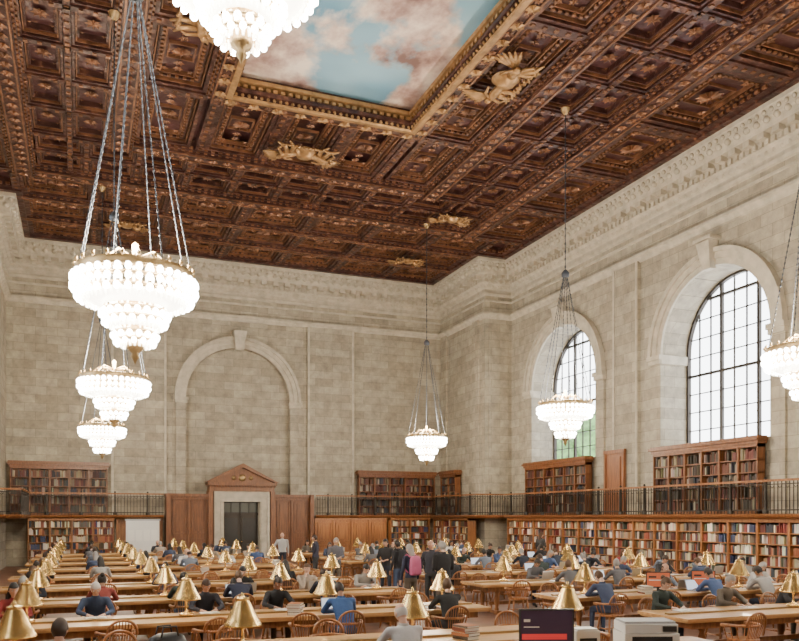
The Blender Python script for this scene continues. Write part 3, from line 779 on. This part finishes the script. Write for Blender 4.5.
def laptop_mesh():
    mb=MB(); mb.box(-.17,.17,-.12,.12,0,.016,0); mb.box(-.15,.15,-.06,.1,.016,.018,1)
    M=Matrix.Translation((0,.12,.012))@Matrix.Rotation(math.radians(-18),4,'X')
    mb.box(-.17,.17,0,.012,0,.235,0,None,M); mb.box(-.155,.155,-.003,0,.015,.22,2,None,M)
    return mb.mesh('laptop',[ALU,PLB,SCRB])
def openbook_mesh():
    mb=MB()
    for s_ in (-1,1):
        vs=[];n=6
        for k in range(n+1):
            x=s_*.16*k/n; z=.012+.02*math.sin(pi*min(1,(k/n)*1.0))*(1-.3*k/n)
            vs+=[(x,-.12,z),(x,.12,z),(x,-.12,0),(x,.12,0)]
        fs=[(4*k,4*k+4,4*k+5,4*k+1) for k in range(n)]+[(4*k,4*k+2,4*k+6,4*k+4) for k in range(n)]+[(4*k+1,4*k+5,4*k+7,4*k+3) for k in range(n)]+[(4*n,4*n+2,4*n+3,4*n+1)]
        mb.add(vs,fs,0)
    mb.box(-.17,.17,-.128,.128,-.0,.004,1)
    return mb.mesh('open_book',[PAPER,WDD])
def stack_mesh():
    mb=MB(); z=0
    for k in range(5):
        t=.02+.03*R(); w=.1+.03*R(); h=.13+.03*R(); a=R()*.5-.25
        M=Matrix.Rotation(a,4,'Z'); mb.box(-w,w,-h,h,z,z+.004,0,bookcol(),M); mb.box(-w+.005,w-.006,-h+.006,h-.006,z+.004,z+t-.004,0,(.75,.72,.65),M)
        mb.box(-w,w,-h,h,z+t-.004,z+t,0,bookcol(),M); mb.box(-w,-w+.004,-h,h,z,z+t,0,bookcol(),M); z+=t
    return mb.mesh('book_stack',[BOOK])
def papers_mesh():
    mb=MB()
    for k in range(4):
        M=Matrix.Translation((R()*.1-.05,R()*.08-.04,0))@Matrix.Rotation(R()*.8-.4,4,'Z'); mb.box(-.105,.105,-.148,.148,.001+k*.003,.003+k*.003,0,None,M)
    mb.tube([(.02,-.05,.018),(.1,.06,.018)],.004,5,1)
    return mb.mesh('paper_sheets',[PAPER,PLB])
def bag_mesh():
    mb=MB()
    vs=[];n=16
    for z,s_,yy in ((0,.9,1),(.03,1,1),(.15,1.0,.95),(.24,.85,.7),(.28,.5,.3)):
        for k in range(n):
            t=2*pi*k/n; c_,q=math.cos(t),math.sin(t); vs.append((.24*s_*abs(c_)**.6*(1 if c_>0 else -1),.13*yy*abs(q)**.6*(1 if q>0 else -1),z))
    mb.add(vs,[(j*n+k,j*n+(k+1)%n,(j+1)*n+(k+1)%n,(j+1)*n+k) for j in range(4) for k in range(n)]+[tuple(4*n+k for k in range(n))],0,True)
    for y in (-.07,.07): mb.tube([(-.12,y,.2),(-.08,y,.36),(.08,y,.36),(.12,y,.2)],.012,6)
    return mb.mesh('black_bag',[PLB])
tm=table_mesh(); lm=lamp_mesh(); chm=chair_mesh(); lpm=laptop_mesh(); obm=openbook_mesh(); pm=papers_mesh(); bgm=bag_mesh(); stm=[stack_mesh() for _ in range(3)]

# ---------------------------------------------------------------- people
def objcol_mat(name):
    m,nt,b=nm(name); o=nt.nodes.new('ShaderNodeObjectInfo'); n=nt.nodes.new('ShaderNodeTexNoise'); n.inputs['Scale'].default_value=14
    tc=nt.nodes.new('ShaderNodeTexCoord'); nt.links.new(tc.outputs['Object'],n.inputs['Vector'])
    nt.links.new(o.outputs['Color'],b.inputs['Base Color']); b.inputs['Roughness'].default_value=.85
    bp=nt.nodes.new('ShaderNodeBump'); bp.inputs['Strength'].default_value=.5; bp.inputs['Distance'].default_value=.02
    nt.links.new(n.outputs['Fac'],bp.inputs['Height']); nt.links.new(bp.outputs['Normal'],b.inputs['Normal']); return m
def randramp(name,cols,rough=.6):
    m,nt,b=nm(name); o=nt.nodes.new('ShaderNodeObjectInfo'); r=nt.nodes.new('ShaderNodeValToRGB'); r.color_ramp.interpolation='CONSTANT'
    e=r.color_ramp.elements; e[0].position=0; e[0].color=(*cols[0],1); e[1].position=1/len(cols); e[1].color=(*cols[1],1)
    for i,c in enumerate(cols[2:]): x=e.new((i+2)/len(cols)); x.color=(*c,1)
    nt.links.new(o.outputs['Random'],r.inputs['Fac']); nt.links.new(r.outputs['Color'],b.inputs['Base Color']); b.inputs['Roughness'].default_value=rough; return m
MTOP=objcol_mat('clothing'); MTR=randramp('trousers',[(.02,.025,.04),(.03,.03,.03),(.04,.06,.11),(.10,.08,.06)],.85)
MSK=randramp('skin',[(.58,.34,.24),(.50,.28,.19),(.62,.40,.30),(.28,.14,.08),(.55,.33,.22)],.5)
MHA=randramp('hair',[(.012,.009,.008),(.04,.02,.012),(.09,.045,.02),(.02,.014,.01),(.3,.28,.26)],.55)
MHG=simple('grey_hair',(.5,.48,.46),.6); MSH=simple('shoe_leather',(.02,.015,.012),.4); MEY=simple('eye_white',(.8,.8,.8),.3); MLI=simple('lips',(.42,.15,.12),.5); MPU=simple('pupil',(.02,.015,.01),.2)
PM=[MTOP,MTR,MSK,MHA,MSH,MEY,MLI,MPU]
def remesh(mb,vox,sm=3):
    me=mb.mesh('tmp',[]); o=bpy.data.objects.new('tmp',me); SC.objects.link(o)
    m=o.modifiers.new('r','REMESH'); m.mode='VOXEL'; m.voxel_size=vox
    if sm: q=o.modifiers.new('s','SMOOTH'); q.factor=.5; q.iterations=sm
    dg=bpy.context.evaluated_depsgraph_get(); r=bpy.data.meshes.new_from_object(o.evaluated_get(dg))
    bpy.data.objects.remove(o); bpy.data.meshes.remove(me); return r
def caps(mb,a,b2,r0,r1,n=10):
    mb.tube([a,b2],[r0,r1],n); mb.sph(a,r0,n,6); mb.sph(b2,r1,n,6)
def make_hand(side):
    mb=MB(); s=side
    mb.sph((0,.05,0),(.040,.055,.017),12,8); mb.sph((0,.085,0),(.042,.022,.014),12,6); mb.tube([(0,-.03,0),(0,.03,0)],[.027,.028],8)
    for i,(x,l) in enumerate(((-.031,.066),(-.011,.076),(.011,.072),(.031,.056))):
        p=Vector((x,.088,0)); a=-.15-.06*i
        for j,fr in enumerate((.45,.32,.26)):
            q=p+Vector((x*.12*fr,math.cos(a)*l*fr,math.sin(a)*l*fr)); caps(mb,p,q,.0095-.001*j,.0088-.001*j,8); p=q; a-=.35
    caps(mb,Vector((-.025,.02,-.004)),Vector((-.055,.055,-.01)),.013,.011,8); caps(mb,Vector((-.055,.055,-.01)),Vector((-.058,.088,-.018)),.0105,.008,8)
    me=remesh(mb,.0058,1)
    if s<0: me.transform(Matrix.Scale(-1,4,(1,0,0)))
    return me
HR,HLm=make_hand(1),make_hand(-1)
def head(mb,M,style):
    nu,nv=28,22; a,b2,c=.076,.096,.118
    def defm(x,y,z,nose=True):
        X,Y,Z=x,y,z
        if z<0:
            k=(-z)**1.4; x*=1-.38*k
            if y<0: y*=1-.45*k
            else: y*=1-.1*k
        y2=y*b2
        if nose and Y>0:
            y2+=.026*math.exp(-(X/.16)**2-((Z+.14)/.15)**2)+.010*math.exp(-(X/.13)**2-((Z-.05)/.15)**2)
            y2-=.010*(math.exp(-((abs(X)-.38)/.17)**2-((Z-.06)/.12)**2))
            y2+=.006*math.exp(-(X/.28)**2-((Z+.45)/.08)**2)+.010*math.exp(-(X/.25)**2-((Z+.82)/.15)**2)
        return (x*a,y2,z*c)
    def surf(scale,nose,keep,mat,smooth=True,dz=0):
        vs=[];fs=[]
        un=[]
        for i in range(nv+1):
            t=pi*i/nv
            for k in range(nu):
                p=2*pi*k/nu; x,y,z=math.sin(t)*math.cos(p),math.sin(t)*math.sin(p),math.cos(t); un.append((x,y,z)); q=defm(x,y,z,nose); vs.append((q[0]*scale,q[1]*scale,q[2]*scale+dz))
        for i in range(nv):
            for k in range(nu):
                k2=(k+1)%nu; f=(i*nu+k,(i+1)*nu+k,(i+1)*nu+k2,i*nu+k2)
                cx=[sum(un[j][d] for j in f)/4 for d in range(3)]
                if keep(*cx): fs.append(f)
        mb.add(vs,fs,mat,smooth,M)
    surf(1,True,lambda x,y,z:True,2)
    for s_ in (-1,1):
        mb.sph((s_*.074,-.005,-.005),(.009,.018,.030),8,6,2,True,M); mb.sph((s_*.028,.083,.010),(.013,.009,.008),8,6,5,True,M); mb.sph((s_*.028,.0905,.010),(.006,.004,.006),6,5,7,True,M)
        mb.tube([(s_*.014,.092,.026),(s_*.028,.092,.030),(s_*.044,.083,.026)],[.003,.004,.002],5,3,True,True,M)
    mb.sph((0,.0885,-.052),(.022,.008,.006),8,5,6,True,M)
    if style=='bald':
        surf(1.03,False,lambda x,y,z: z<.35 and z>-.45 and y<.15,3)
    else:
        surf(1.10,False,lambda x,y,z: (z>.48) if y>.45 else ((z>.05) if y>.0 else z>-.55),3)
        surf(1.06,False,lambda x,y,z: (z>.42) if y>.45 else ((z>.0) if y>.0 else z>-.6),3)
    if style=='long':
        vs=[];n=12
        lv=[(.0,.082,.07,-.035),(-.06,.088,.06,-.05),(-.14,.092,.05,-.055),(-.22,.085,.04,-.055),(-.28,.05,.025,-.05)]
        for z,rx,ry,cy in lv:
            for k in range(n):
                t=2*pi*k/n; vs.append((rx*math.cos(t),cy+ry*math.sin(t),z))
        mb.add(vs,[(j*n+k,j*n+(k+1)%n,(j+1)*n+(k+1)%n,(j+1)*n+k) for j in range(4) for k in range(n)]+[tuple(4*n+k for k in range(n))],3,True,M)
    if style=='bun':
        mb.sph((0,-.11,.06),.045,10,8,3,True,M)
def person(name,torso,waist,neck,headc,hp,hy,sh,el,wr,hip,kn,an,toe,style='short',extra=None,wide=1):
    mb=MB(); n=16; vs=[]
    for (x,y,z,rx,ry) in torso:
        for k in range(n):
            t=2*pi*k/n; vs.append((x+rx*wide*math.cos(t),y+ry*math.sin(t),z))
    m=len(torso)
    mb.add(vs,[(j*n+k,j*n+(k+1)%n,(j+1)*n+(k+1)%n,(j+1)*n+k) for j in range(m-1) for k in range(n)]+[tuple(range(n-1,-1,-1)),tuple((m-1)*n+k for k in range(n))])
    prim=[]
    def cp(a,b2,r0,r1,tag):
        a,b2=Vector(a),Vector(b2); caps(mb,a,b2,r0,r1); prim.append((a,b2,(r0+r1)/2,tag))
    for s in (0,1):
        cp(sh[s],el[s],.060,.048,0); cp(el[s],wr[s],.046,.033,0)
        tc=Vector((torso[-3][0],torso[-3][1],sh[s][2])); cp(tc,sh[s],.06,.062,0)
        cp(hip[s],kn[s],.092,.064,1); cp(kn[s],an[s],.062,.042,1)
        cp(an[s],toe[s],.042,.034,4); he=Vector(an[s])+Vector((0,-.03,-.03)); cp(an[s],he,.04,.035,4)
    cp(neck,headc,.052,.048,2)
    me=remesh(mb,.021,3)
    C=np.array([p.center[:] for p in me.polygons])
    tor=np.array(torso)
    zc=C[:,2]; cx=np.interp(zc,tor[:,2],tor[:,0]); cy=np.interp(zc,tor[:,2],tor[:,1]); rx=np.interp(zc,tor[:,2],tor[:,3])*wide; ry=np.interp(zc,tor[:,2],tor[:,4])
    q=np.sqrt(((C[:,0]-cx)/rx)**2+((C[:,1]-cy)/ry)**2); d=(q-1)*np.minimum(rx,ry); d[(zc>tor[-1,2]+.01)|(zc<tor[0,2]-.02)]=9
    best=d; tag=np.where(zc>waist,0,1)
    for a,b2,r,tg in prim:
        a_=np.array(a);ab=np.array(b2-a); t=np.clip(((C-a_)@ab)/max(1e-9,ab@ab),0,1); dd=np.linalg.norm(C-(a_+t[:,None]*ab),axis=1)-r
        mk=dd<best; best=np.where(mk,dd,best); tag=np.where(mk,tg,tag)
    tag=np.where((tag==2)&(zc<neck[2]+.015),0,tag)
    out=MB(); out.addmesh(me,0,None,[int(x) for x in tag]); bpy.data.meshes.remove(me)
    for s in (0,1):
        d=(Vector(wr[s])-Vector(el[s])).normalized()
        hd=Vector(d) if abs(d.z)>.7 else Vector((d.x,d.y,d.z*.4)).normalized()
        if abs(hd.z)>.7: zz=Vector((1 if s else -1,0,0))
        else: zz=Vector((0,0,1))
        xx=hd.cross(zz).normalized(); zz=xx.cross(hd)
        M=Matrix((( xx.x,hd.x,zz.x,wr[s][0]),(xx.y,hd.y,zz.y,wr[s][1]),(xx.z,hd.z,zz.z,wr[s][2]),(0,0,0,1)))
        out.addmesh(HLm if s==0 else HR,2,M)
    M=Matrix.Translation(headc)@Matrix.Rotation(hy,4,'Z')@Matrix.Rotation(hp,4,'X')@Matrix.Translation((0,.015,.025))
    head(out,M,style)
    out.lathe([(.062,-.01),(.066,.02),(.058,.035)],12,0,True,(neck[0],neck[1],neck[2]))
    if extra: extra(out)
    return out.mesh(name,list(PM))
def seated(name,lean=.15,hp=-.35,hy=0,style='short',arms='table',wide=1):
    zs=[(.49,.165,.13),(.56,.175,.145),(.66,.155,.125),(.76,.152,.122),(.87,.168,.126),(.95,.178,.12),(1.02,.155,.098),(1.065,.085,.07)]
    torso=[(0,-.03+lean*((z-.49)/.58)**1.3,z-.04*lean*(z-.49)/.58,rx,ry) for z,rx,ry in zs]
    ly=torso[-1][1]; zt=torso[-1][2]
    sh=[(-.185*wide,ly,zt-.06),(.185*wide,ly,zt-.06)]
    if arms=='table': el=[(-.27,ly+.17,.83),(.27,ly+.17,.83)]; wr=[(-.13,ly+.40,.80),(.13,ly+.40,.80)]
    elif arms=='type': el=[(-.25,ly+.1,.80),(.25,ly+.1,.80)]; wr=[(-.10,ly+.34,.81),(.10,ly+.34,.81)]
    elif arms=='chin': el=[(-.27,ly+.17,.83),(.14,ly+.24,.81)]; wr=[(-.08,ly+.38,.80),(.06,ly+.15,1.03)]
    elif arms=='cross': el=[(-.27,ly+.15,.82),(.27,ly+.15,.82)]; wr=[(.06,ly+.28,.80),(-.04,ly+.34,.82)]
    hip=[(-.09,0,.56),(.09,0,.56)]; kn=[(-.13,.43,.52),(.13,.43,.52)]; an=[(-.13,.45,.10),(.13,.42,.10)]; toe=[(-.15,.60,.045),(.15,.57,.045)]
    return person(name,torso,.60,(0,ly+.005,zt),(0,ly+.045+.05*max(0,-hp)*1.0,zt+.13),hp,hy,sh,el,wr,hip,kn,an,toe,style,None,wide)
def backpack():
    def f(out):
        vs=[];n=16
        for z,s_,d in ((1.0,.85,.8),(1.03,1,1),(1.2,1,1.0),(1.38,.95,.85),(1.46,.7,.5)):
            for k in range(n):
                t=2*pi*k/n; c_,q=math.cos(t),math.sin(t); vs.append((.15*s_*abs(c_)**.6*(1 if c_>0 else -1),-.19+.085*d*abs(q)**.6*(1 if q>0 else -1),z))
        out.add(vs,[(j*n+k,j*n+(k+1)%n,(j+1)*n+(k+1)%n,(j+1)*n+k) for j in range(4) for k in range(n)]+[tuple(4*n+k for k in range(n)),tuple(range(n-1,-1,-1))],8,True)
        out.box(-.1,.1,-.3,-.26,1.04,1.2,8)
        for s_ in (-1,1): out.tube([(s_*.1,-.12,1.44),(s_*.12,.0,1.50),(s_*.13,.13,1.38),(s_*.14,.12,1.2),(s_*.15,-.1,1.06)],.018,6,8)
    return f
def standing(name,style='short',hp=0,hy=0,arms='down',extra=None,wide=1,lean=0):
    zs=[(.84,.165,.12),(.92,.175,.13),(1.02,.16,.115),(1.12,.155,.11),(1.24,.172,.12),(1.34,.182,.115),(1.42,.16,.095),(1.47,.09,.07)]
    torso=[(0,lean*((z-.84)/.63),z,rx,ry) for z,rx,ry in zs]; ly=lean
    sh=[(-.19*wide,ly,1.405),(.19*wide,ly,1.405)]
    if arms=='down': el=[(-.25,ly-.02,1.12),(.25,ly-.02,1.12)]; wr=[(-.25,ly+.06,.88),(.25,ly+.06,.88)]
    elif arms=='front': el=[(-.25,ly+.02,1.13),(.25,ly+.02,1.13)]; wr=[(-.10,ly+.24,1.12),(.10,ly+.24,1.10)]
    elif arms=='hip': el=[(-.25,ly-.02,1.12),(.32,ly-.03,1.16)]; wr=[(-.25,ly+.06,.88),(.21,ly+.06,1.0)]
    hip=[(-.09,0,.90),(.09,0,.90)]; kn=[(-.11,.02,.49),(.11,.03,.49)]; an=[(-.12,-.03,.09),(.12,.0,.09)]; toe=[(-.15,.12,.04),(.15,.15,.04)]
    return person(name,torso,.93,(0,ly,1.47),(0,ly+.02,1.60),hp,hy,sh,el,wr,hip,kn,an,toe,style,extra,wide)
S=[seated('seated_reader_a',.16,-.55,.0,'short','table'),seated('seated_reader_b',.05,-.25,.2,'long','type',.9),seated('seated_reader_c',.22,-.7,-.1,'short','cross',1.08),
   seated('seated_reader_d',.12,-.15,-.4,'short','chin'),seated('seated_reader_e',.14,-.5,.1,'bun','table',.88),seated('seated_reader_f',.0,-.1,.35,'long','type',.9),seated('seated_reader_g',.18,-.45,.15,'bald','table',1.05),
   seated('seated_reader_h',.3,-.8,0,'short','cross',1.05)]
male=[1,0,1,1,0,0,1,1]
SG=S[0].copy(); SG.materials[3]=MHG; SG2=S[6].copy(); SG2.materials[3]=MHG
PINK=simple('pink_fabric',(.50,.12,.24),.8); BLKF=simple('black_fabric',(.02,.02,.025),.8)
T1=standing('standing_a','long',-.1,.2,'down',backpack(),.9); T1.materials.append(PINK)
T2=standing('standing_b','short',-.15,.3,'front',None,1.08)
T3=standing('standing_c','bald',0,-.3,'hip',None,1.05); T3.materials[3]=MHG
T4=standing('standing_d','short',-.3,0,'down',backpack(),1.0); T4.materials.append(BLKF)
T5=standing('standing_e','long',-.2,-.3,'front',None,.9)
COLS=[(.015,.015,.018),(.02,.025,.04),(.03,.03,.035),(.05,.07,.13),(.12,.12,.13),(.30,.29,.28),(.55,.55,.55),(.28,.04,.04),(.06,.10,.22),(.12,.10,.08),(.02,.02,.02),(.15,.18,.23),(.03,.045,.04),(.36,.30,.24)]

# ---------------------------------------------------------------- lay out tables
LY=[10.0+3.5*i for i in range(9)]; RY=[10.8+3.5*i for i in range(8)]
LC=2.6; RC=13.4
forced={
 ('L',1,1,1):(SG,(.03,.05,.10),'seated_man',.25),
 ('L',1,1,2):(S[0],(.02,.02,.03),'seated_man',2.06),
 ('L',1,-1,4):(S[7],(.03,.08,.22),'seated_man',4.06),
 ('L',1,-1,5):(S[3],(.02,.02,.02),'seated_man',5.95),
 ('L',0,-1,3):(SG2,(.50,.50,.51),'seated_man',3.72),
 ('L',0,-1,1):(S[3],(.05,.06,.10),'seated_man',-.2),
 ('L',1,-1,3):None,('L',1,-1,2):None,('L',1,-1,1):None,('L',1,-1,0):None,
 ('L',2,-1,3):(S[2],(.02,.025,.05),'seated_man',3.0),
 ('L',2,-1,1):(S[4],(.25,.05,.04),'seated_woman',.4),
}
def seat_x(cx,i): return cx-TL/2+.75+i*(TL-1.5)/5
def populate(cx,ys,prob,side):
    for r,y in enumerate(ys):
        place(tm,'reading_table',(cx,y,0))
        lx=[-.75,1.63,4.02,6.25] if side=='L' else [9.95,12.0,14.2,16.5]
        if side=='L' and r==0: lx=[-.68,1.89,4.19,6.66]
        for k,x in enumerate(lx):
            if side=='R' and r==0 and k in (0,): continue
            if side=='R' and r==1 and k in (1,): continue
            place(lm,'brass_table_lamp',(x,y,.791),R()*6)
        for s_ in (-1,1):
            for i in range(6):
                x=seat_x(cx,i)+R()*.1; yy=y+s_*1.0; face=0 if s_<0 else pi
                key=(side,r,s_,i)
                occ=R()<prob
                if side=='L' and r==0: occ=False
                if key in forced: occ=forced[key] is not None
                a=R()*.3-.15
                if occ:
                    if key in forced: me,col,nmx,x=forced[key]
                    else:
                        j=random.randrange(len(S)); me=S[j]; col=random.choice(COLS); nmx='seated_man' if male[j] else 'seated_woman'
                    place(chm,'wooden_armchair',(x,yy+s_*.03,0),face)
                    place(me,nmx,(x,yy,0),face,1,col)
                    q=R()
                    if q<.4: place(lpm,'laptop',(x,y+s_*.27,.761),face)
                    elif q<.8: place(obm,'open_book',(x,y+s_*.33,.761),face)
                    else: place(pm,'paper_sheets',(x,y+s_*.33,.761),face)
                else:
                    yo=y+s_*(.9+.3*R()); place(chm,'wooden_armchair',(x,yo,0),face+a*2)
                    q=R()
                    if q<.2: place(random.choice(stm),'book_stack',(x,y+s_*.33,.761),a*3)
                    elif q<.32: place(pm,'paper_sheets',(x,y+s_*.33,.761),face+a)
populate(LC,LY,.56,'L'); populate(RC,RY,.54,'R')
place(bgm,'black_bag',(.95,9.7,.761),.4)
place(bgm,'black_bag',(13.0,10.5,.761),.2)
place(T1,'standing_woman',(7.45,17.9,0),.25,1.0,(.025,.03,.06))
place(T2,'standing_man',(7.95,17.1,0),.1,1.05,(.02,.02,.022))
place(T3,'standing_man',(8.5,19.0,0),2.3,1.03,(.03,.03,.04))
place(T4,'standing_man',(8.45,21.2,0),.4,1.0,(.03,.03,.035))
place(T5,'standing_woman',(8.6,22.6,0),2.6,1.0,(.02,.02,.022))
place(T2,'standing_man',(7.6,24.5,0),pi,1.0,(.1,.1,.12))
place(T4,'standing_man',(-2.9,21,0),-.3,1.0,(.12,.12,.13))
place(T5,'standing_woman',(-2.7,26,0),2.9,1.0,(.3,.05,.05))
place(T3,'standing_man',(7.9,33,0),3.0,1.0,(.4,.4,.4))
place(T2,'standing_man',(8.1,28.6,0),1.0,1.0,(.03,.03,.05))
place(T5,'standing_woman',(18.6,30,0),-1.2,1.0,(.05,.05,.05))
# ---------------------------------------------------------------- service desk
mb=MB(); mb.box(4.1,7.0,6.75,7.85,.88,.93,0); mb.box(4.2,6.9,6.85,7.75,.0,.88,1)
for k in range(4):
    a=4.28+k*.67; mb.box(a,a+.58,6.81,6.85,.15,.75,1); mb.box(a+.07,a+.51,6.79,6.81,.22,.68,1)
mb.box(4.15,6.95,6.8,7.8,0,.1,1)
mb.obj('service_desk',[TW,WD])
def monitor_mesh(scr,w=.56,h=.35,banner=None):
    mb=MB(); mb.lathe([(0,0),(.12,0),(.12,.012),(.03,.02),(.02,.03)],14,0); mb.box(-.025,.025,.0,.03,.02,.25,0)
    mb.box(-w/2,w/2,-.03,.0,.1,.1+h,0); mb.box(-w/2+.02,w/2-.02,-.033,-.03,.12,.1+h-.02,1); mb.box(-w/2+.1,w/2-.1,0,.03,.15,.1+h-.06,0)
    if banner: mb.box(-w/2+.03,w/2-.08,-.036,-.033,.14,.2,2); mb.box(-w/2+.05,-w/2+.12,-.036,-.033,.33,.36,3); mb.box(-w/2+.05,w/2-.38,-.036,-.033,.27,.28,3)
    else: mb.box(-w/2+.06,w/2-.2,-.036,-.033,.25,.27,3); mb.box(-w/2+.06,w/2-.3,-.036,-.033,.31,.35,0)
    return mb.mesh('computer_monitor',[PLB,scr,SCRX,PAPER])
md=monitor_mesh(SCRD,.6,.37,True)
place(md,'computer_monitor',(4.72,7.5,.931),-.35)
mo=monitor_mesh(SCRR,.52,.34)
for x in (11.75,13.0): place(mo,'computer_monitor',(x,14.15,.761),-.5)
mb=MB()
mb.box(-.3,.3,-.22,.22,0,.2,0); mb.box(-.29,.29,-.2,.22,.205,.3,0); mb.box(-.28,.28,-.15,.2,.3,.325,2)
mb.box(-.2,.2,-.3,-.2,.06,.075,2); mb.box(-.22,.22,-.225,-.218,.1,.17,1); mb.box(.12,.27,-.215,-.2,.22,.28,1)
mb.obj('printer',[PLW,PLB,simple('grey_plastic',(.4,.4,.4),.5)],(5.85,7.25,.931),-.35)
mb=MB(); mb.box(-.14,.14,-.12,.12,0,.2,0); mb.box(-.12,.12,-.1,.1,.2,.22,0); mb.box(-.1,.1,-.125,-.12,.05,.12,1)
mb.obj('label_printer',[PLW,PLB],(5.28,7.6,.931),-.2)

# ---------------------------------------------------------------- outside
def tree(x,y,h):
    mb=MB(); mb.tube([(0,0,0),(.1,.1,h*.45),(0,0,h*.7)],[.3,.22,.12],8,1)
    for k in range(26):
        t=R()*6.28; r=R()**.5*h*.28; z=h*(.45+.5*R()); mb.sph((r*math.cos(t),r*math.sin(t),z),h*(.07+.06*R()),7,5,0)
        if k%4==0: mb.tube([(0,0,h*.4),(r*math.cos(t),r*math.sin(t),z)],[.1,.04],5,1)
    mb.obj('tree',[LEAF,BARK],(x,y,-3))
tree(38,56,14); tree(36,62,13); tree(40,48,11)
world=bpy.data.worlds.new('overcast_sky'); bpy.context.scene.world=world; world.use_nodes=True
bg=world.node_tree.nodes['Background']; bg.inputs[0].default_value=(.93,.965,1,1); bg.inputs[1].default_value=9

def strip(x,y,z,sx,sy,pw,rot):
    l=bpy.data.lights.new('shelf_light','AREA'); l.shape='RECTANGLE'; l.size=sx; l.size_y=sy; l.energy=pw; l.color=(1,.8,.55)
    o=bpy.data.objects.new('shelf_strip_light',l); SC.objects.link(o); o.location=(x,y,z); o.rotation_euler=rot
strip(XR-1.15,21,2.32,.08,30,260,(0,math.radians(35),0))
strip(14.1,YE-1.05,2.32,4.2,.08,22,(math.radians(30),0,0))

cam=bpy.data.cameras.new('camera'); co=bpy.data.objects.new('camera',cam); SC.objects.link(co)
co.location=(0,0,2.4); co.rotation_euler=(pi/2,0,-math.atan(.4)); cam.sensor_width=36; cam.lens=36*800/799; cam.shift_y=(517-320.5)/799; cam.clip_end=300
bpy.context.scene.camera=co
print('polys',sum(len(o.data.polygons) for o in bpy.data.objects if o.type=='MESH'))
